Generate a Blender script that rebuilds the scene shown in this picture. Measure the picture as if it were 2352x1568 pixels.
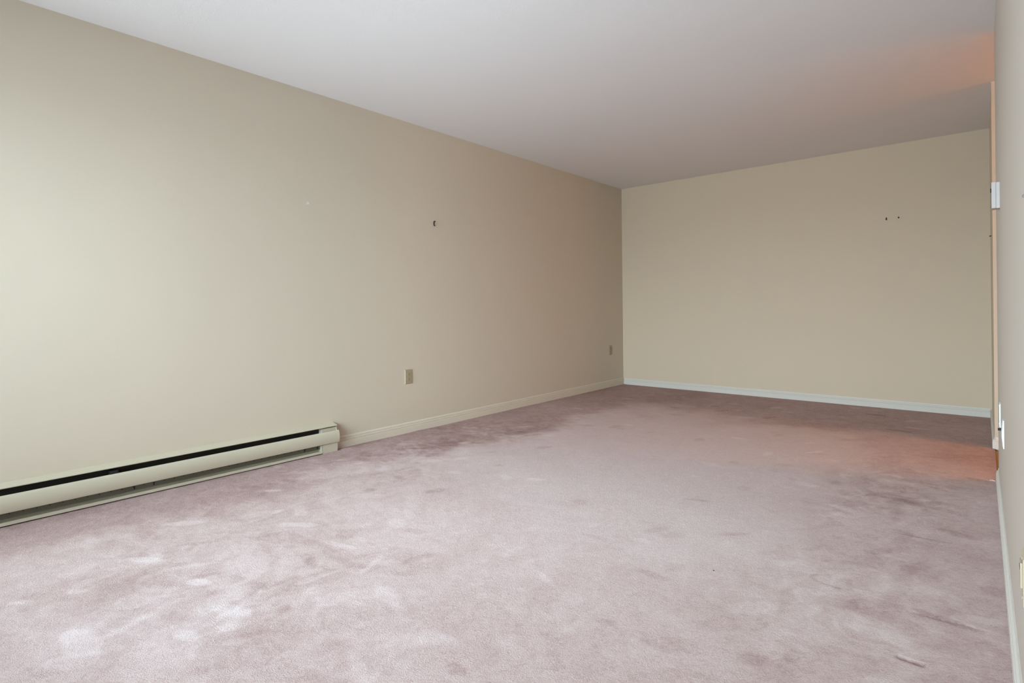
import bpy, bmesh, math
import numpy as np
from mathutils import Matrix, Vector

for o in list(bpy.data.objects):
    bpy.data.objects.remove(o, do_unlink=True)
scene = bpy.context.scene
COL = scene.collection

# ------------------------------------------------------------------ camera
CAM_H = 0.970
cam_data = bpy.data.cameras.new('camera')
cam = bpy.data.objects.new('camera', cam_data)
COL.objects.link(cam)
cam_data.sensor_width = 36.0
cam_data.sensor_fit = 'HORIZONTAL'
cam_data.lens = 36.0 * 1265.8 / 2352
cam_data.shift_y = -77.5 / 2352
cam_data.clip_start = 0.01
cam.matrix_world = (Matrix.Translation((0, 0, CAM_H)) @ Matrix.Rotation(0.70717, 4, 'Z')
                    @ Matrix.Rotation(math.pi / 2, 4, 'X') @ Matrix.Rotation(-0.01053, 4, 'Z'))
scene.camera = cam

# ------------------------------------------------------------------ exposure
scene.view_settings.view_transform = 'Standard'
scene.view_settings.look = 'None'
scene.view_settings.gamma = 1.0
scene.view_settings.use_curve_mapping = False
scene.view_settings.exposure = 0.98

# ------------------------------------------------------------------ overcast sky
SKY = (0.79, 0.955, 1.14)
GROUND = (0.74, 0.89, 1.06)
SKY_S, GROUND_S = 11.0, 6.2
world = bpy.data.worlds.new('overcast_sky')
scene.world = world
world.use_nodes = True
nt = world.node_tree
nt.nodes.clear()
w_out = nt.nodes.new('ShaderNodeOutputWorld')
w_bg = nt.nodes.new('ShaderNodeBackground')
w_tc = nt.nodes.new('ShaderNodeTexCoord')
w_sep = nt.nodes.new('ShaderNodeSeparateXYZ')
w_map = nt.nodes.new('ShaderNodeMapRange')
w_ramp = nt.nodes.new('ShaderNodeValToRGB')
w_map.inputs['From Min'].default_value = -1.0
w_map.inputs['From Max'].default_value = 1.0
e = w_ramp.color_ramp.elements
e[0].position = 0.49
e[0].color = tuple(c * GROUND_S / SKY_S for c in GROUND) + (1,)
e[1].position = 0.53
e[1].color = SKY + (1,)
w_bg.inputs['Strength'].default_value = SKY_S
nt.links.new(w_tc.outputs['Generated'], w_sep.inputs[0])
nt.links.new(w_sep.outputs['Z'], w_map.inputs['Value'])
nt.links.new(w_map.outputs[0], w_ramp.inputs[0])
nt.links.new(w_ramp.outputs[0], w_bg.inputs['Color'])
nt.links.new(w_bg.outputs[0], w_out.inputs[0])

# patio window opening in the front wall, behind the camera
FRONT_Y = -0.70
WIN_X0, WIN_X1, WIN_Z0, WIN_Z1 = -3.38, -0.25, 0.30, 2.16
pd = bpy.data.lights.new('window_daylight', 'AREA')
pd.shape = 'RECTANGLE'
pd.size = WIN_X1 - WIN_X0
pd.size_y = WIN_Z1 - WIN_Z0
pd.energy = 0.0
pd.cycles.is_portal = True
portal = bpy.data.objects.new('window_daylight', pd)
COL.objects.link(portal)
portal.location = ((WIN_X0 + WIN_X1) / 2, FRONT_Y - 0.16, (WIN_Z0 + WIN_Z1) / 2)
portal.rotation_euler = (-math.pi / 2, 0, math.pi)      # shines along +Y into the room

# ------------------------------------------------------------------ room measures
H = 2.44
XL = -3.4354          # face of the left wall
YB = 6.1565           # face of the back wall
YN = 3.97             # end of the near right wall
YF = 4.87             # start of the far right wall
XF = 0.0525           # face of the far right wall
WT = 0.115            # thickness of the right walls
def xr(y):            # face of the near right wall (runs a hair out of square)
    return 0.0682 - 0.0026 * y
HALL_X1, HALL_Y0, HALL_Y1 = 2.30, 3.20, 5.70

# ------------------------------------------------------------------ materials
def srgb(r, g, b):
    f = lambda c: c / 12.92 if c <= 0.04045 else ((c + 0.055) / 1.055) ** 2.4
    return (f(r / 255), f(g / 255), f(b / 255), 1)

def mat(name, color, rough=0.6, metal=0.0, var=0.0, vscale=4.0, bump=0.0, bscale=300.0, bdist=0.001, spec=0.5):
    m = bpy.data.materials.new(name)
    m.use_nodes = True
    t = m.node_tree
    p = t.nodes['Principled BSDF']
    p.inputs['Roughness'].default_value = rough
    p.inputs['Metallic'].default_value = metal
    p.inputs['Specular IOR Level'].default_value = spec
    tc = t.nodes.new('ShaderNodeTexCoord')
    n = t.nodes.new('ShaderNodeTexNoise')
    n.inputs['Scale'].default_value = vscale
    n.inputs['Detail'].default_value = 3
    t.links.new(tc.outputs['Object'], n.inputs['Vector'])
    mx = t.nodes.new('ShaderNodeMix')
    mx.data_type = 'RGBA'
    mx.inputs[6].default_value = tuple(c * (1 - var) for c in color[:3]) + (1,)
    mx.inputs[7].default_value = tuple(min(1, c * (1 + var)) for c in color[:3]) + (1,)
    t.links.new(n.outputs['Fac'], mx.inputs[0])
    t.links.new(mx.outputs[2], p.inputs['Base Color'])
    if bump:
        n2 = t.nodes.new('ShaderNodeTexNoise')
        n2.inputs['Scale'].default_value = bscale
        n2.inputs['Detail'].default_value = 2
        t.links.new(tc.outputs['Object'], n2.inputs['Vector'])
        b = t.nodes.new('ShaderNodeBump')
        b.inputs['Strength'].default_value = bump
        b.inputs['Distance'].default_value = bdist
        t.links.new(n2.outputs['Fac'], b.inputs['Height'])
        t.links.new(b.outputs[0], p.inputs['Normal'])
    return m

WALL_C = (0.63, 0.518, 0.382, 1)
M = {}
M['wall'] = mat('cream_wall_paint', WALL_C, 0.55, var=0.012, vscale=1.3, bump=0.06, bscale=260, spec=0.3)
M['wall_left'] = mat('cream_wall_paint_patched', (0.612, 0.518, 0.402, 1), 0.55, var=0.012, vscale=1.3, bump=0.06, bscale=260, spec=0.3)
def dab_on_wall(m, spots):
    t = m.node_tree
    p = t.nodes['Principled BSDF']
    tc = t.nodes.new('ShaderNodeTexCoord')
    nz = t.nodes.new('ShaderNodeTexNoise'); nz.inputs['Scale'].default_value = 90
    t.links.new(tc.outputs['Object'], nz.inputs['Vector'])
    src = p.inputs['Base Color'].links[0].from_socket
    for at, rad, colr in spots:
        d = t.nodes.new('ShaderNodeVectorMath'); d.operation = 'DISTANCE'
        d.inputs[1].default_value = at
        t.links.new(tc.outputs['Object'], d.inputs[0])
        ad = t.nodes.new('ShaderNodeMath'); ad.operation = 'MULTIPLY_ADD'
        ad.inputs[1].default_value = rad; ad.inputs[2].default_value = -rad * .5
        t.links.new(nz.outputs['Fac'], ad.inputs[0])
        sm = t.nodes.new('ShaderNodeMath'); sm.operation = 'ADD'
        t.links.new(d.outputs['Value'], sm.inputs[0]); t.links.new(ad.outputs[0], sm.inputs[1])
        mr = t.nodes.new('ShaderNodeMapRange')
        mr.inputs['From Min'].default_value = rad; mr.inputs['From Max'].default_value = rad * .5
        t.links.new(sm.outputs[0], mr.inputs['Value'])
        mx = t.nodes.new('ShaderNodeMix'); mx.data_type = 'RGBA'
        mx.inputs[7].default_value = colr
        t.links.new(mr.outputs[0], mx.inputs[0]); t.links.new(src, mx.inputs[6])
        src = mx.outputs[2]
    t.links.new(src, p.inputs['Base Color'])
dab_on_wall(M['wall_left'], [((-3.4354, 1.924, 1.686), .013, (.68, .64, .58, 1)), ((-3.4354, 5.4875, 1.681), .008, (.36, .25, .10, 1))])
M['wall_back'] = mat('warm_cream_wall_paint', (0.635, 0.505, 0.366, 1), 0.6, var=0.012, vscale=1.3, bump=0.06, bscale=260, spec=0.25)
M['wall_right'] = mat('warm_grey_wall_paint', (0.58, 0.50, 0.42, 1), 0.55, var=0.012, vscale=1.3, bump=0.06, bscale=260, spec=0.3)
M['wall_hall'] = mat('hall_wall_paint', (0.70, 0.62, 0.50, 1), 0.6, var=0.012, spec=0.3)
M['ceiling'] = mat('white_ceiling_paint', (0.81, 0.755, 0.735, 1), 0.8, var=0.02, vscale=0.9, bump=0.22, bscale=140, bdist=0.002, spec=0.2)
M['trim_cream'] = mat('cream_trim_paint', (0.66, 0.57, 0.455, 1), 0.5, var=0.01, spec=0.3)
M['trim_white'] = mat('white_trim_paint', (0.71, 0.655, 0.58, 1), 0.5, var=0.01, spec=0.3)
M['trim_back'] = mat('off_white_trim_paint', (0.635, 0.58, 0.505, 1), 0.5, var=0.01, spec=0.3)
M['hall_floor'] = mat('tan_hall_vinyl', (0.40, 0.31, 0.17, 1), 0.85, var=0.08, vscale=9, spec=0.1)
M['heater'] = mat('beige_enamel', (0.56, 0.49, 0.365, 1), 0.5, var=0.01, spec=0.3)
M['heater_in'] = mat('olive_sheet_metal', (0.16, 0.15, 0.105, 1), 0.5, metal=0.3, var=0.06, vscale=12)
M['heater_dark'] = mat('dark_heater_metal', (0.02, 0.017, 0.012, 1), 0.6, metal=0.3, var=0.1)
M['black'] = mat('black_metal', (0.008, 0.008, 0.009, 1), 0.5)
M['plate_tan'] = mat('tan_plastic', (0.37, 0.285, 0.18, 1), 0.4, var=0.01)
M['plate_ivory'] = mat('ivory_plastic', (0.50, 0.405, 0.285, 1), 0.45, var=0.01)
M['plate_white'] = mat('white_plastic', (0.82, 0.83, 0.80, 1), 0.3, var=0.01)
M['thermo_white'] = mat('off_white_plastic', (0.54, 0.48, 0.455, 1), 0.45, var=0.01, spec=0.3)
M['slot'] = mat('dark_slot', (0.05, 0.04, 0.03, 1), 0.7)
M['nail'] = mat('dark_brown_steel', (0.018, 0.009, 0.004, 1), 0.6, spec=0.2)
M['steel'] = mat('grey_steel', (0.30, 0.27, 0.26, 1), 0.35, metal=0.6)
M['vinyl'] = mat('white_window_vinyl', (0.80, 0.80, 0.79, 1), 0.35)
M['crumb'] = mat('dark_crumb', (0.02, 0.025, 0.015, 1), 0.8)
M['thread'] = mat('white_thread', (0.85, 0.84, 0.80, 1), 0.7)

def glass_mat():
    m = bpy.data.materials.new('window_glass')
    m.use_nodes = True
    t = m.node_tree
    t.nodes.clear()
    o = t.nodes.new('ShaderNodeOutputMaterial')
    tr = t.nodes.new('ShaderNodeBsdfTransparent')
    tr.inputs[0].default_value = (0.93, 0.96, 0.94, 1)
    g = t.nodes.new('ShaderNodeBsdfGlossy')
    g.inputs['Roughness'].default_value = 0.02
    fr = t.nodes.new('ShaderNodeFresnel')
    mx = t.nodes.new('ShaderNodeMixShader')
    t.links.new(fr.outputs[0], mx.inputs[0])
    t.links.new(tr.outputs[0], mx.inputs[1])
    t.links.new(g.outputs[0], mx.inputs[2])
    t.links.new(mx.outputs[0], o.inputs[0])
    return m
M['glass'] = glass_mat()

def lamp_mat(strength):
    m = bpy.data.materials.new('lit_warm_glass')
    m.use_nodes = True
    p = m.node_tree.nodes['Principled BSDF']
    p.inputs['Base Color'].default_value = (0.9, 0.8, 0.65, 1)
    p.inputs['Emission Color'].default_value = (1.0, 0.40, 0.06, 1)
    p.inputs['Emission Strength'].default_value = strength
    return m
M['lamp'] = lamp_mat(44.0)

# ------------------------------------------------------------------ mesh helpers
def link(name, bm, m, parent=None, smooth=False, kind=None):
    bmesh.ops.recalc_face_normals(bm, faces=bm.faces)
    me = bpy.data.meshes.new(name)
    bm.to_mesh(me)
    bm.free()
    me.materials.append(m)
    if smooth:
        for p in me.polygons:
            p.use_smooth = True
    o = bpy.data.objects.new(name, me)
    COL.objects.link(o)
    if parent is not None:
        o.parent = parent
    if kind:
        o['kind'] = kind
    return o

def struct(name, bm, m, parent=None):
    return link(name, bm, m, parent, kind=None if parent else 'structure')

def box(bm, x0, x1, y0, y1, z0, z1, bevel=0.0):
    r = bmesh.ops.create_cube(bm, size=1.0)
    vs = r['verts']
    for v in vs:
        v.co = Vector((x0 + (v.co.x + .5) * (x1 - x0), y0 + (v.co.y + .5) * (y1 - y0), z0 + (v.co.z + .5) * (z1 - z0)))
    if bevel:
        es = list({e for v in vs for e in v.link_edges})
        bmesh.ops.bevel(bm, geom=es, offset=bevel, segments=2, affect='EDGES', profile=0.6)
    return bm

def hexa(bm, pts):
    """eight points, bottom ring then top ring"""
    v = [bm.verts.new(p) for p in pts]
    for f in ((0, 1, 2, 3), (4, 5, 6, 7), (0, 1, 5, 4), (1, 2, 6, 5), (2, 3, 7, 6), (3, 0, 4, 7)):
        bm.faces.new([v[i] for i in f])
    return bm

def extrude_profile(bm, prof, place, t0, t1, closed=True):
    """prof: (offset, z) points; place(offset, z, t) -> xyz"""
    a = [bm.verts.new(place(o, z, t0)) for o, z in prof]
    b = [bm.verts.new(place(o, z, t1)) for o, z in prof]
    n = len(prof)
    for i in range(n if closed else n - 1):
        j = (i + 1) % n
        bm.faces.new((a[i], a[j], b[j], b[i]))
    if closed:
        bm.faces.new(a)
        bm.faces.new(b[::-1])
    return bm

def cyl(bm, p0, p1, r0, r1=None, seg=16):
    r1 = r0 if r1 is None else r1
    p0, p1 = Vector(p0), Vector(p1)
    d = (p1 - p0)
    q = d.to_track_quat('Z', 'Y').to_matrix().to_4x4()
    bmesh.ops.create_cone(bm, cap_ends=True, segments=seg, radius1=r0, radius2=r1, depth=d.length,
                          matrix=Matrix.Translation((p0 + p1) / 2) @ q)
    return bm

def tube(bm, pts, r, seg=8):
    rings = []
    for i, p in enumerate(pts):
        p = Vector(p)
        a = Vector(pts[max(i - 1, 0)])
        b = Vector(pts[min(i + 1, len(pts) - 1)])
        q = (b - a).to_track_quat('Z', 'Y')
        rings.append([bm.verts.new(p + q @ Vector((r * math.cos(2 * math.pi * k / seg), r * math.sin(2 * math.pi * k / seg), 0))) for k in range(seg)])
    for A, B in zip(rings, rings[1:]):
        for k in range(seg):
            bm.faces.new((A[k], A[(k + 1) % seg], B[(k + 1) % seg], B[k]))
    bm.faces.new(rings[0][::-1])
    bm.faces.new(rings[-1])
    return bm

def thing(name, label, cat, loc, group=None):
    o = bpy.data.objects.new(name, None)
    o.empty_display_size = 0.05
    COL.objects.link(o)
    o.location = loc
    o['label'] = label
    o['category'] = cat
    if group:
        o['group'] = group
    return o

def tag(o, label, cat, group=None):
    o['label'] = label
    o['category'] = cat
    if group:
        o['group'] = group
    return o

def copy_tree(o, parent=None):
    c = o.copy()
    COL.objects.link(c)
    if parent is not None:
        c.parent = parent
    for ch in list(o.children):
        copy_tree(ch, c)
    return c

NB = bmesh.new

# ------------------------------------------------------------------ room shell
bm = NB(); box(bm, XL - 0.12, XL, FRONT_Y - 0.12, YB + 0.12, -0.05, H)
struct('wall_left', bm, M['wall_left'])
bm = NB(); box(bm, XL, XF + WT, YB, YB + 0.12, -0.05, H)
struct('wall_back', bm, M['wall_back'])

# near right wall, slightly out of square, ending at the hall opening
bm = NB()
y0, y1 = FRONT_Y, YN
hexa(bm, [(xr(y0), y0, -0.05), (xr(y1), y1, -0.05), (xr(y1) + WT, y1, -0.05), (xr(y0) + WT, y0, -0.05),
          (xr(y0), y0, H), (xr(y1), y1, H), (xr(y1) + WT, y1, H), (xr(y0) + WT, y0, H)])
struct('wall_right', bm, M['wall_right'])
bm = NB(); box(bm, XF, XF + WT, YF, YB, -0.05, H)
struct('wall_right_far', bm, M['wall'])

# front wall with the window opening
bm = NB()
fy0, fy1 = FRONT_Y - 0.12, FRONT_Y
box(bm, XL, WIN_X0, fy0, fy1, -0.05, H)
box(bm, WIN_X1, xr(y0) + WT, fy0, fy1, -0.05, H)
box(bm, WIN_X0, WIN_X1, fy0, fy1, WIN_Z1, H)
box(bm, WIN_X0, WIN_X1, fy0, fy1, -0.05, WIN_Z0)
struct('wall_front', bm, M['wall'])

# patio window: frame, meeting rail, panes
win = bpy.data.objects.new('window_1', None)
COL.objects.link(win)
win.location = ((WIN_X0 + WIN_X1) / 2, FRONT_Y - 0.06, WIN_Z0)
win['kind'] = 'structure'
cx, cy, cz = win.location
hw, hh = (WIN_X1 - WIN_X0) / 2, WIN_Z1 - WIN_Z0
bm = NB()
box(bm, -hw, -hw + .05, -.05, .05, 0, hh); box(bm, hw - .05, hw, -.05, .05, 0, hh)
box(bm, -hw + .05, hw - .05, -.05, .05, 0, .05); box(bm, -hw + .05, hw - .05, -.05, .05, hh - .05, hh)
box(bm, -.03, .03, -.04, .04, .05, hh - .05)
link('window_frame', bm, M['vinyl'], win)
for a, b in ((-hw + .05, -.03), (.03, hw - .05)):
    bm = NB(); box(bm, a, b, -.003, .003, .05, hh - .05)
    link('pane', bm, M['glass'], win)

# ceiling over room and hall
bm = NB(); box(bm, XL - 0.12, HALL_X1 + 0.1, FRONT_Y - 0.12, YB + 0.12, H, H + 0.1)
struct('ceiling', bm, M['ceiling'])

# hall beyond the opening
XC = 0.0535           # where the carpet stops and the hall floor starts
bm = NB(); box(bm, XL, HALL_X1, FRONT_Y, YB, -0.048, -0.012)      # slab extended unseen under the carpet to block light from below
struct('floor_hall', bm, M['hall_floor'])
bm = NB(); box(bm, HALL_X1, HALL_X1 + 0.1, HALL_Y0 - 0.1, HALL_Y1 + 0.1, -0.05, H)
struct('wall_hall_right', bm, M['wall_hall'])
bm = NB(); box(bm, xr(HALL_Y0) + WT, HALL_X1, HALL_Y0 - 0.1, HALL_Y0, -0.05, H)
struct('wall_hall_front', bm, M['wall_hall'])
bm = NB(); box(bm, XF + WT, HALL_X1, HALL_Y1, HALL_Y1 + 0.1, -0.05, H)
struct('wall_hall_back', bm, M['wall_hall'])

# ------------------------------------------------------------------ baseboards
def base_profile(t=0.012, h=0.086):
    return [(0, 0), (t, 0), (t, .0485), (t - .0035, .0505), (t - .0035, .0535), (t - .001, .056), (t - .002, .066),
            (t - .0055, .0675), (t - .0055, .070), (t - .0035, .0725), (t - .005, .081), (t - .009, h), (0, h)]

def base_flat(t=0.012, h=0.080):
    return [(0, 0), (t, 0), (t, .051), (t - .004, .0535), (t - .002, .057), (t - .003, .064), (t - .008, .068), (t - .0095, h), (0, h)]

HY1 = 2.094           # right end of the heater
bm = NB(); extrude_profile(bm, base_profile(), lambda o, z, t: (XL + o, t, z - .004), HY1 + .004, YB)
struct('baseboard_left', bm, M['trim_cream'])
bm = NB(); extrude_profile(bm, base_flat(), lambda o, z, t: (t, YB - o, z - .004), XL + .0125, XF - .0125)
struct('baseboard_back', bm, M['trim_back'])
bm = NB(); extrude_profile(bm, base_flat(), lambda o, z, t: (xr(t) - o, t, z - .004), FRONT_Y, YN)
struct('baseboard_right', bm, M['trim_white'])
bm = NB()
extrude_profile(bm, base_flat(), lambda o, z, t: (XF - o, t, z - .004), YF - .012, YB)
extrude_profile(bm, base_flat(), lambda o, z, t: (t, YF - o, z - .004), XF, XF + WT)
struct('baseboard_right_far', bm, M['trim_white'])
bm = NB(); extrude_profile(bm, base_flat(), lambda o, z, t: (t, FRONT_Y + o, z - .004), XL, xr(FRONT_Y) - .0125)
struct('baseboard_front', bm, M['trim_white'])

# ------------------------------------------------------------------ carpet
def vnoise(x, y, seed):
    rs = np.random.RandomState(seed)
    tab = rs.rand(256, 256)
    xi = np.floor(x).astype(int); yi = np.floor(y).astype(int)
    fx = x - xi; fy = y - yi
    fx = fx * fx * (3 - 2 * fx); fy = fy * fy * (3 - 2 * fy)
    g = lambda a, b: tab[a % 256, b % 256]
    return (g(xi, yi) * (1 - fx) + g(xi + 1, yi) * fx) * (1 - fy) + (g(xi, yi + 1) * (1 - fx) + g(xi + 1, yi + 1) * fx) * fy

def fbm(x, y, seed, octs=4):
    s = 0; a = .5
    for i in range(octs):
        s = s + a * (vnoise(x * 2 ** i + 17.3 * i, y * 2 ** i + 5.1 * i, seed + i) - .5)
        a *= .55
    return s

def sst(a, b, v):
    t = np.clip((v - a) / (b - a), 0, 1)
    return t * t * (3 - 2 * t)

def stroke(X, Y, x0, y0, x1, y1, w, soft=.5):
    dx, dy = x1 - x0, y1 - y0
    L2 = dx * dx + dy * dy
    t = np.clip(((X - x0) * dx + (Y - y0) * dy) / L2, 0, 1)
    d = np.hypot(X - x0 - t * dx, Y - y0 - t * dy)
    return 1 - sst(w * (1 - soft), w, d)

def build_carpet():
    xs = np.unique(np.concatenate([np.arange(XL, -2.2, .011), np.arange(-2.2, XC, .0075), [XC]]))
    ys = np.unique(np.concatenate([np.arange(FRONT_Y, 0, .04), np.arange(0, 3.0, .0075), np.arange(3.0, YB, .013), [YB]]))
    nx, ny = len(xs), len(ys)
    X, Y = np.meshgrid(xs, ys)
    wx = fbm(X * 3, Y * 3, 11); wy = fbm(X * 3, Y * 3, 31)
    Xw, Yw = X + .22 * wx, Y + .22 * wy
    # broad drift of the pile, then scuffs and footmarks
    broad = fbm(Xw * .9, Yw * .9, 51, 3)
    scuff = fbm(Xw * 5.2 + 1.2 * wy, Yw * 5.2, 71, 5)
    fine = fbm(X * 26 + 4 * wx, Y * 26, 91, 4)
    traffic = np.maximum.reduce([
        np.exp(-((X + 2.85) / .42) ** 2 - ((Y - 2.7) / 1.1) ** 2) * 1.0,
        np.exp(-((X + .38) / .35) ** 2 - ((Y - 3.35) / .55) ** 2) * 1.15,
        np.exp(-((X + .25) / .45) ** 2 - ((Y - 2.1) / .5) ** 2) * .75,
        np.exp(-((X + 2.1) / .8) ** 2 - ((Y - .8) / .55) ** 2) * .8])
    flake = fbm(Xw * 9 + 2.5 * wx, Yw * 9 + 2.5 * wy, 301, 4)
    flake = sst(-.06, .02, flake) - sst(.05, .16, flake) * .6 - .35
    curl = fbm(X * 75 + 6 * fine, Y * 75, 331, 3)
    A = .18 * broad + (.10 + .50 * traffic) * np.clip(scuff * 1.5, -.35, .35) + (.05 + .16 * np.clip(traffic, 0, 1)) * flake
    A += .42 * fine * (.45 + .5 * traffic) + .22 * curl
    # pile brushed the other way in a strip along the left wall
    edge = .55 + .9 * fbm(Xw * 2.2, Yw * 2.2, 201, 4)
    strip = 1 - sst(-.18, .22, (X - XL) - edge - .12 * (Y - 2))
    far = sst(-.35, .45, Y - 4.75 - .25 * (X + 1.7) * -.5 - 1.1 * fbm(Xw * 1.8, Yw * 1.8, 231, 4))  # light falloff painted into the carpet at the far end of the room
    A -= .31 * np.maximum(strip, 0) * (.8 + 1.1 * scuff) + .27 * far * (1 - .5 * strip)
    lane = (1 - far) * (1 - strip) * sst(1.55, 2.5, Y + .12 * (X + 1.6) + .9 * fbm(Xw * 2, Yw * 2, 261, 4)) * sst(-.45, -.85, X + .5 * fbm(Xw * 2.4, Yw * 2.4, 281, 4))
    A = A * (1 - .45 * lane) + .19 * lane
    A -= .10 * np.exp(-((X + 2.95) / .35) ** 2 - ((Y - 2.7) / .9) ** 2)
    A -= .12 * np.exp(-((X + .38) / .28) ** 2 - ((Y - 3.4) / .45) ** 2)
    Z = .0012 * scuff + .0006 * fine
    # random footmarks
    rs = np.random.RandomState(5)
    def dab(cx, cy, ang, l, w, v, soft=.55):
        nonlocal A, Z
        c, s = math.cos(ang), math.sin(ang)
        m = (abs(X - cx) < .3) & (abs(Y - cy) < .3)
        u = (X[m] - cx) * c + (Y[m] - cy) * s
        t = -(X[m] - cx) * s + (Y[m] - cy) * c
        d = np.sqrt((u / l) ** 2 + (t / w) ** 2) + .9 * fbm(X[m] * 14, Y[m] * 14, 131, 3)
        k = 1 - sst(1 - soft, 1, d)
        A[m] += v * k
        Z[m] += .002 * v * k
    for cx, cy, sx, sy, n, pos in ((-2.9, 2.55, .28, .7, 60, .45), (-.42, 3.4, .33, .33, 46, .45), (-2.0, .75, .6, .35, 46, .85),
                                   (-.35, 2.35, .35, .45, 34, .4), (-1.6, 4.4, .9, .8, 40, .5), (-1.0, 1.7, .5, .4, 22, .3),
                                   (-2.0, 1.9, .7, .6, 26, .6), (-.7, 5.4, .5, .4, 14, .6)):
        for i in range(n):
            v = rs.uniform(.06, .22) * (1 if rs.rand() < pos else -1)
            dab(cx + rs.randn() * sx, cy + rs.randn() * sy, rs.uniform(-.5, 1.6), rs.uniform(.04, .11), rs.uniform(.02, .05), v, rs.uniform(.25, .8))
    # particular marks
    dab(-2.50, .70, .58, .085, .035, .30, .3)
    dab(-2.14, .765, .5, .05, .028, .34, .3)
    dab(-2.30, .80, 1.0, .09, .02, .2, .5)
    dab(-2.465, .325, .9, .035, .014, .3, .3)
    dab(-2.40, .47, .8, .04, .016, .24, .4)
    A += .26 * stroke(X, Y, -1.8333, .6823, -1.8902, .8717, .022) * (.7 + fine)
    A += .20 * stroke(X, Y, -1.9985, .4637, -2.0669, .6612, .028, .8)
    A += .16 * stroke(X, Y, -2.56, 1.14, -2.62, 1.42, .02, .7)
    A += .18 * stroke(X, Y, -1.75, 1.18, -1.80, 1.30, .018, .7)
    # oval heel print with a dark rim
    u = ((X + .405) / .068); v = ((Y - 2.187) / .036)
    d = np.sqrt(u * u + v * v)
    A += .12 * (1 - sst(.75, 1.0, d)) - .34 * np.exp(-((d - 1.02) / .10) ** 2) * sst(.1, -.5, u + .8 * v)
    A += .13 * (1 - sst(.8, 1.15, np.maximum(abs(X + .50) / .035, abs(Y - 2.215) / .065)))
    # straight seams pressed into the pile near the right wall
    k = stroke(X, Y, -.1829, 2.1311, -.0036, 2.1365, .006, .8)
    A -= .30 * k * sst(-.22, -.06, X); Z -= .003 * k
    A -= .14 * np.exp(-((Y - 2.146) / .013) ** 2) * sst(-.2, -.08, X) * sst(.02, -.02, X)
    k = stroke(X, Y, -.3003, 2.8276, -.1051, 2.8409, .0055, .8)
    A -= .28 * k; Z -= .002 * k
    # dog-bone dent left by a furniture foot
    k = np.maximum(stroke(X, Y, -.184, 1.8348, -.165, 1.834, .0085, .6), stroke(X, Y, -.150, 1.8335, -.131, 1.8331, .0095, .6))
    k = np.maximum(k, stroke(X, Y, -.18, 1.8346, -.135, 1.8333, .0055, .7))
    A -= .62 * k; Z -= .006 * k
    # darker drag marks
    A -= .17 * stroke(X, Y, -.2468, 2.0883, -.2165, 2.3869, .035, .9) * (.8 + scuff)
    A -= .14 * stroke(X, Y, -.335, 3.62, -.315, 3.1, .05, .9) * (.8 + scuff)
    A -= .12 * stroke(X, Y, -.52, 1.99, -.50, 2.10, .02, .9)
    A += .20 * stroke(X, Y, -3.1228, 2.5885, -2.8286, 2.6149, .010, .8)
    A -= .14 * stroke(X, Y, -3.25, 2.9, -2.75, 3.0, .10, .9) * (.6 + 1.5 * scuff)
    # carpet darker along the side walls, and the bulge at the heater's end
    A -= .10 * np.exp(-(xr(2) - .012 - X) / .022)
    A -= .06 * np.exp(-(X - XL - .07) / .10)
    Z += .010 * np.exp(-((X + 3.36) / .035) ** 2 - ((Y - 2.17) / .06) ** 2)
    Z += .0045 * np.exp(-((X - XL - .012) / .03) ** 2) * (fbm(Y * 6, Y * 0, 7, 3) + .15) * (Y > 2.1)
    A = np.clip(A, -1, 1)
    n = nx * ny
    co = np.stack([X.ravel(), Y.ravel(), Z.ravel()], 1).astype(np.float32)
    idx = np.arange(n).reshape(ny, nx)
    q = np.stack([idx[:-1, :-1].ravel(), idx[:-1, 1:].ravel(), idx[1:, 1:].ravel(), idx[1:, :-1].ravel()], 1).astype(np.int32)
    me = bpy.data.meshes.new('floor')
    me.vertices.add(n)
    me.vertices.foreach_set('co', co.ravel())
    me.loops.add(q.size)
    me.loops.foreach_set('vertex_index', q.ravel())
    me.polygons.add(len(q))
    me.polygons.foreach_set('loop_start', np.arange(0, q.size, 4, dtype=np.int32))
    me.polygons.foreach_set('loop_total', np.full(len(q), 4, dtype=np.int32))
    at = me.attributes.new('pile', 'FLOAT', 'POINT')  # pile marks, plus the light falloff painted at the far end
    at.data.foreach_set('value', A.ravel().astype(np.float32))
    me.update(calc_edges=True)
    me.polygons.foreach_set('use_smooth', np.ones(len(q), dtype=bool))
    o = bpy.data.objects.new('floor', me)
    COL.objects.link(o)
    o['kind'] = 'structure'
    return o

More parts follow.
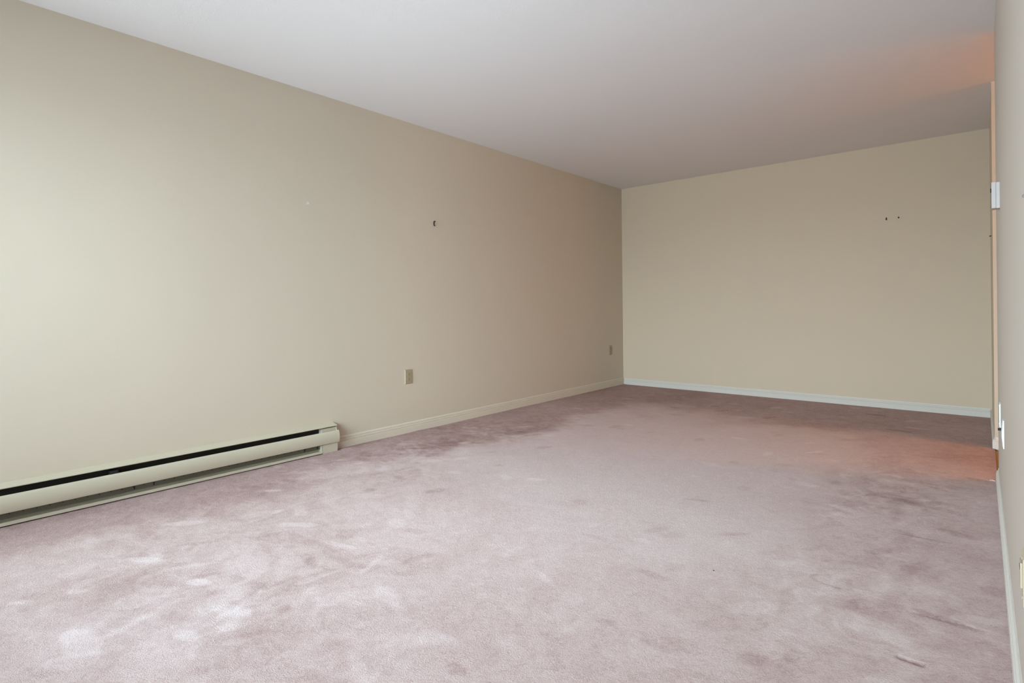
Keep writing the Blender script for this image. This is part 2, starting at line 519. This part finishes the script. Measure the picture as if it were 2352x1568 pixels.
def carpet_mat():
    m = bpy.data.materials.new('mauve_carpet')
    m.use_nodes = True
    t = m.node_tree
    p = t.nodes['Principled BSDF']
    p.inputs['Roughness'].default_value = 0.95
    p.inputs['Specular IOR Level'].default_value = 0.1
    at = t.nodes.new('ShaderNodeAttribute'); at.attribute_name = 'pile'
    tc = t.nodes.new('ShaderNodeTexCoord')
    def noise(scale, detail, dist=0.0):
        n = t.nodes.new('ShaderNodeTexNoise')
        n.inputs['Scale'].default_value = scale
        n.inputs['Detail'].default_value = detail
        n.inputs['Distortion'].default_value = dist
        t.links.new(tc.outputs['Object'], n.inputs['Vector'])
        return n.outputs['Fac']
    def math_(op, a, b):
        n = t.nodes.new('ShaderNodeMath'); n.operation = op
        for i, v in enumerate((a, b)):
            if isinstance(v, (int, float)):
                n.inputs[i].default_value = v
            else:
                t.links.new(v, n.inputs[i])
        return n.outputs[0]
    tuft = noise(260, 2, 1.2)
    clump = noise(70, 3, 1.0)
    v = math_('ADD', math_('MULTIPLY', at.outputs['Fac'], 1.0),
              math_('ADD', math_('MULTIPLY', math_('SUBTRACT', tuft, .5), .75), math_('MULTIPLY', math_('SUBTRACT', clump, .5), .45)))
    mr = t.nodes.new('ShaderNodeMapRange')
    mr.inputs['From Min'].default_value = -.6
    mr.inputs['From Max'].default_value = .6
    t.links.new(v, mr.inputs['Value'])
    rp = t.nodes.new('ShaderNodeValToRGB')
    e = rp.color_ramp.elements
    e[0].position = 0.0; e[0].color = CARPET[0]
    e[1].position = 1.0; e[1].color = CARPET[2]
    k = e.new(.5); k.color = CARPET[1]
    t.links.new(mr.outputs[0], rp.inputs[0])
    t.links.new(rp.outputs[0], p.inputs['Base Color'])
    b = t.nodes.new('ShaderNodeBump')
    b.inputs['Strength'].default_value = .55
    b.inputs['Distance'].default_value = .004
    t.links.new(math_('ADD', tuft, math_('MULTIPLY', clump, .6)), b.inputs['Height'])
    t.links.new(b.outputs[0], p.inputs['Normal'])
    return m
CARPET = [(0.31, 0.19, 0.17, 1), (0.556, 0.412, 0.384, 1), (0.75, 0.622, 0.60, 1)]
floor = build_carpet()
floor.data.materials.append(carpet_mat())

# ------------------------------------------------------------------ baseboard heater
def build_heater():
    y0, y1 = -0.05, HY1
    L = y1 - y0
    ye = 1.982 - y0            # left edge of the end box
    h = thing('baseboard_heater', 'long beige electric baseboard heater along the foot of the left wall', 'heater', (XL, y0, 0))
    P = lambda o, z, t: (o, t, z)
    # back plate against the wall, leaning out at the top as the hood
    bm = NB()
    extrude_profile(bm, [(.0, .008), (.004, .008), (.004, .186), (.050, .1735), (.0515, .176), (.056, .1735), (.057, .177), (.004, .1905), (.0, .1905)], P, 0, L)
    link('back_panel', bm, M['heater'], h)
    # curved front cover
    bm = NB()
    pr = []
    for i in range(13):
        s = i / 12
        z = .0640 + s * (.1435 - .0640)
        pr.append((.060 + .0115 * math.sin(math.pi * min(1, (.12 + .88 * s))) ** .6 if s < 1 else .058, z))
    inn = [(o - .003, z) for o, z in pr][::-1]
    extrude_profile(bm, pr + inn, P, .002, L + .008)
    link('front_cover', bm, M['heater'], h)
    # lower air intake sheet with its row of rivets
    bm = NB()
    extrude_profile(bm, [(.030, .030), (.0315, .030), (.034, .078), (.0325, .078)], P, .01, ye - .004)
    rf = link('intake_panel', bm, M['heater_in'], h)
    zs = .058
    bm = NB(); cyl(bm, (.0322, 0, 0), (.0350, 0, 0), .0024, seg=10)
    rv = link('rivet', bm, M['black'], rf)
    rv.location = (0, .03, .0505)
    yy = .03 + .0485
    while yy < ye - .03:
        c = rv.copy()
        COL.objects.link(c)
        c.parent = rf
        c.location = (0, yy, .0505)
        yy += .0485
    for yy in (ye - .026, ye - .118, ye - .985, ye - 1.075):
        bm = NB(); box(bm, .0325, .0345, yy - .003, yy + .003, .036, .053)
        link('slot', bm, M['black'], rf)
    # bottom tray and lip
    bm = NB()
    extrude_profile(bm, [(.006, .006), (.060, .006), (.060, .0215), (.0575, .0215), (.0575, .010), (.006, .010)], P, .004, ye - .002)
    link('bottom_lip', bm, M['heater'], h)
    # dark sheet behind the upper slot, with its punched dots and the bracket
    bm = NB()
    extrude_profile(bm, [(.008, .130), (.010, .130), (.014, .172), (.012, .172)], P, .01, ye - .004)
    li = link('upper_liner', bm, M['heater_dark'], h)
    bm = NB(); box(bm, .020, .057, ye - 1.185, ye - 1.150, .125, .160)
    link('bracket', bm, M['black'], h)
    # the box at the right end
    bm = NB(); box(bm, .004, .0575, ye, L, .0, .0605, .0012)
    box(bm, .004, .046, ye, L - .003, .0625, .1655, .001)
    e = link('end_box', bm, M['heater'], h)
    bm = NB(); extrude_profile(bm, [(.004, .062), (.056, .062), (.052, .140), (.046, .172), (.004, .186)], P, L - .003, L)
    link('end_plate', bm, M['heater'], h)
    bm = NB(); box(bm, .030, .058, ye - .0075, ye - .0035, .0225, .064)
    link('intake_edge', bm, M['heater'], h)
    bm = NB(); box(bm, .002, .058, 0, .004, .0, .186)
    link('end_plate', bm, M['heater'], h)
    return h
build_heater()

# ------------------------------------------------------------------ outlets and plates
def outlet(name, label, loc, facing, m, group=None, pw=.074, ph=.114, slots=True):
    """facing +1: plate faces +X (left wall); -1: faces -X (right wall)"""
    t = thing(name, label, 'outlet', loc, group)
    s = facing
    # plate with sloped edges
    bm = NB()
    a, b = pw / 2, ph / 2
    hexa(bm, [(0, -a, -b), (0, a, -b), (0, a, b), (0, -a, b),
              (s * .0062, -a + .0045, -b + .0045), (s * .0062, a - .0045, -b + .0045), (s * .0062, a - .0045, b - .0045), (s * .0062, -a + .0045, b - .0045)])
    link('cover_plate', bm, m, t)
    for zc in (.0195, -.0195):
        bm = NB()
        ring = []
        for k in range(24):
            an = 2 * math.pi * k / 24
            ring.append((.0165 * math.cos(an), max(-.0125, min(.0125, .0165 * math.sin(an)))))
        lo = [bm.verts.new((s * .006, y, zc + z)) for y, z in ring]
        hi = [bm.verts.new((s * .0078, y * .96, zc + z * .96)) for y, z in ring]
        for k in range(24):
            j = (k + 1) % 24
            bm.faces.new((lo[k], lo[j], hi[j], hi[k]))
        bm.faces.new(hi); bm.faces.new(lo[::-1])
        r = link('receptacle', bm, m, t)
        for yy, hh_ in ((-.0062, .0046), (.0062, .0038)):
            bm = NB(); box(bm, s * .0074, s * .0082, yy - .0012, yy + .0012, zc + .0015 - hh_, zc + .0015 + hh_)
            link('slot', bm, M['slot'], r)
        bm = NB(); cyl(bm, (s * .0074, 0, zc - .0085), (s * .0082, 0, zc - .0085), .0024, seg=10)
        link('slot', bm, M['slot'], r)
    bm = NB(); cyl(bm, (s * .006, 0, 0), (s * .0070, 0, 0), .003, seg=12)
    link('screw', bm, M['steel'], t)
    return t

outlet('wall_outlet', 'tan duplex outlet on the left wall, just right of the baseboard heater', (XL, 2.7585, .4378), 1, M['plate_tan'], 'outlets on the left wall')
outlet('wall_outlet', 'small tan outlet on the left wall close to the far corner', (XL, 5.844, .4445), 1, M['plate_tan'], 'outlets on the left wall')

# ivory jack plate at the edge of the frame
t = thing('wall_jack', 'ivory wall jack low on the right wall, cut off by the photo edge', 'wall jack', (xr(1.56), 1.56, .396))
bm = NB(); a, b = .036, .0575
hexa(bm, [(0, -a, -b), (0, a, -b), (0, a, b), (0, -a, b), (-.0064, -a + .004, -b + .010), (-.0064, a - .004, -b + .010), (-.0064, a - .004, b - .010), (-.0064, -a + .004, b - .010)])
link('cover_plate', bm, M['plate_ivory'], t)
bm = NB(); box(bm, -.0100, -.0062, -.012, .024, -.018, .034, .0012)
blk = link('jack_block', bm, M['plate_ivory'], t)
bm = NB(); box(bm, -.0104, -.0096, -.004, .014, .018, .026)
link('socket', bm, M['slot'], blk)
for zc in (.041, -.041):
    bm = NB(); cyl(bm, (-.0062, 0, zc), (-.0074, 0, zc), .003, seg=12)
    link('screw', bm, M['plate_ivory'], t)

# white blank plate near the end of the right wall
t = thing('wall_plate', 'flat white wall plate low on right wall, nearer the hall opening', 'wall plate', (xr(3.5), 3.5, .436))
bm = NB(); a, b = .036, .057
hexa(bm, [(0, -a, -b), (0, a, -b), (0, a, b), (0, -a, b), (-.005, -a + .004, -b + .004), (-.005, a - .004, -b + .004), (-.005, a - .004, b - .004), (-.005, -a + .004, b - .004)])
link('cover_plate', bm, M['plate_white'], t)
for zc in (.042, -.042):
    bm = NB(); cyl(bm, (-.0048, 0, zc), (-.006, 0, zc), .003, seg=12)
    link('screw', bm, M['plate_white'], t)

# cable jack plate
t = thing('cable_jack', 'white domed cable jack plate with a black connector sticking out', 'cable jack', (xr(3.0), 3.0, .438))
bm = NB()
prof = [(-.057, .0035), (-.050, .0050), (-.030, .0066), (-.014, .0085), (.014, .0085), (.030, .0066), (.050, .0050), (.057, .0035)]
A_ = []
for z, d in prof:
    A_.append([bm.verts.new((0, -.036, z)), bm.verts.new((-d * .75, -.034, z)), bm.verts.new((-d, -.015, z)), bm.verts.new((-d, .015, z)), bm.verts.new((-d * .75, .034, z)), bm.verts.new((0, .036, z))])
for r0, r1 in zip(A_, A_[1:]):
    for k in range(6):
        j = (k + 1) % 6
        bm.faces.new((r0[k], r0[j], r1[j], r1[k]))
bm.faces.new(A_[0][::-1]); bm.faces.new(A_[-1])
link('cover_plate', bm, M['plate_white'], t)
bm = NB(); cyl(bm, (-.008, 0, .015), (-.0108, 0, .015), .0065, seg=6)
cyl(bm, (-.0108, 0, .015), (-.0185, 0, .015), .0048, seg=16)
link('connector', bm, M['black'], t)

# ------------------------------------------------------------------ thermostat
t = thing('thermostat', 'small white box thermostat on the right wall by the hall opening', 'thermostat', (xr(3.235), 3.235, 1.382))
bm = NB(); box(bm, -.0125, 0, -.035, .035, 0, .113, .0012)
link('base', bm, M['thermo_white'], t)
bm = NB(); box(bm, -.0275, -.0128, -.0355, .0355, .0005, .114, .002)
link('cover', bm, M['thermo_white'], t)
bm = NB(); cyl(bm, (-.0275, 0, .084), (-.0315, 0, .084), .009, seg=20)
link('dial', bm, M['slot'], t)

# ------------------------------------------------------------------ nails, hook, small leftovers
bm = NB()
cyl(bm, (0, 0, 0), (.016, 0, .012), .0022, seg=8); cyl(bm, (.0155, 0, .0115), (.0175, 0, .0130), .0052, seg=12)
nl = link('picture_hook', bm, M['nail'])
bm = NB(); tube(bm, [(.004, 0, .013), (.004, 0, -.004), (.005, 0, -.017), (.008, .003, -.024), (.012, .007, -.021)], .0042)
hk = link('hook', bm, M['nail'], nl)
nl.location = (XL, 3.0372, 1.675)
tag(nl, 'dark brown picture hook alone in the middle of the left wall', 'picture hook')

def nail(label, loc, d, ln, r, drop, group=None):
    bm = NB()
    d = Vector(d)
    tip = d * ln + Vector((0, 0, drop))
    cyl(bm, (0, 0, 0), tip, r, seg=8)
    cyl(bm, tip, tip + d * .0015, r * 1.7, seg=10)
    n = link('nail', bm, M['nail'])
    n.location = loc
    return tag(n, label, 'nail', group)
nail('left of the two small dark nails on the back wall', (-.6754, YB, 1.770), (0, -1, 0), .014, .0036, -.018, 'nails on the back wall')
nail('right and shorter of the two dark nails on the back wall', (-.5822, YB, 1.766), (0, -1, 0), .010, .0034, -.008, 'nails on the back wall')
nail('dark nail on the far right wall beyond the hall opening', (XF, 5.55, 1.479), (-1, 0, 0), .010, .0036, -.004)

t = thing('screw_eye', 'small steel screw eye in the right wall at the edge of the photo', 'screw eye', (xr(1.31), 1.31, 1.155))
bm = NB()
tube(bm, [(-.0081 + .0028 * math.cos(2 * math.pi * k / 20), 0, .0028 * math.sin(2 * math.pi * k / 20)) for k in range(20)] + [(-.0053, 0, .0)], .0009)
link('eye', bm, M['steel'], t)
bm = NB(); cyl(bm, (0, 0, 0), (-.0056, 0, 0), .0009, seg=10)
link('shank', bm, M['steel'], t)

bm = NB(); bmesh.ops.create_icosphere(bm, subdivisions=2, radius=.0022, matrix=Matrix.Diagonal((1.6, .8, .7, 1)))
c = link('crumb', bm, M['crumb'])
c.location = (-.7565, 2.004, .0024)
tag(c, 'tiny dark crumb lying on the open carpet', 'crumb')
bm = NB(); tube(bm, [(-.012, .0, .0), (-.004, .002, .0015), (.004, .001, .001), (.0095, -.002, .0)], .0012)
c = link('thread', bm, M['thread'])
c.location = (.0325, 3.975, .0016)
tag(c, 'short white thread on the carpet at the end of the right baseboard', 'thread')

# ------------------------------------------------------------------ hall lamp
LAMP = (1.55, 4.62, 2.17)
t = thing('hall_lamp', 'warm lit globe lamp hanging from the hall ceiling', 'lamp', (LAMP[0], LAMP[1], H))
bm = NB(); cyl(bm, (0, 0, 0), (0, 0, -.03), .06, .05, seg=24)
cyl(bm, (0, 0, -.03), (0, 0, LAMP[2] - H + .10), .012, seg=12)
link('canopy', bm, M['steel'], t)
bm = NB(); bmesh.ops.create_uvsphere(bm, u_segments=24, v_segments=12, radius=.10, matrix=Matrix.Translation((0, 0, LAMP[2] - H)))
link('globe', bm, M['lamp'], t, smooth=True)
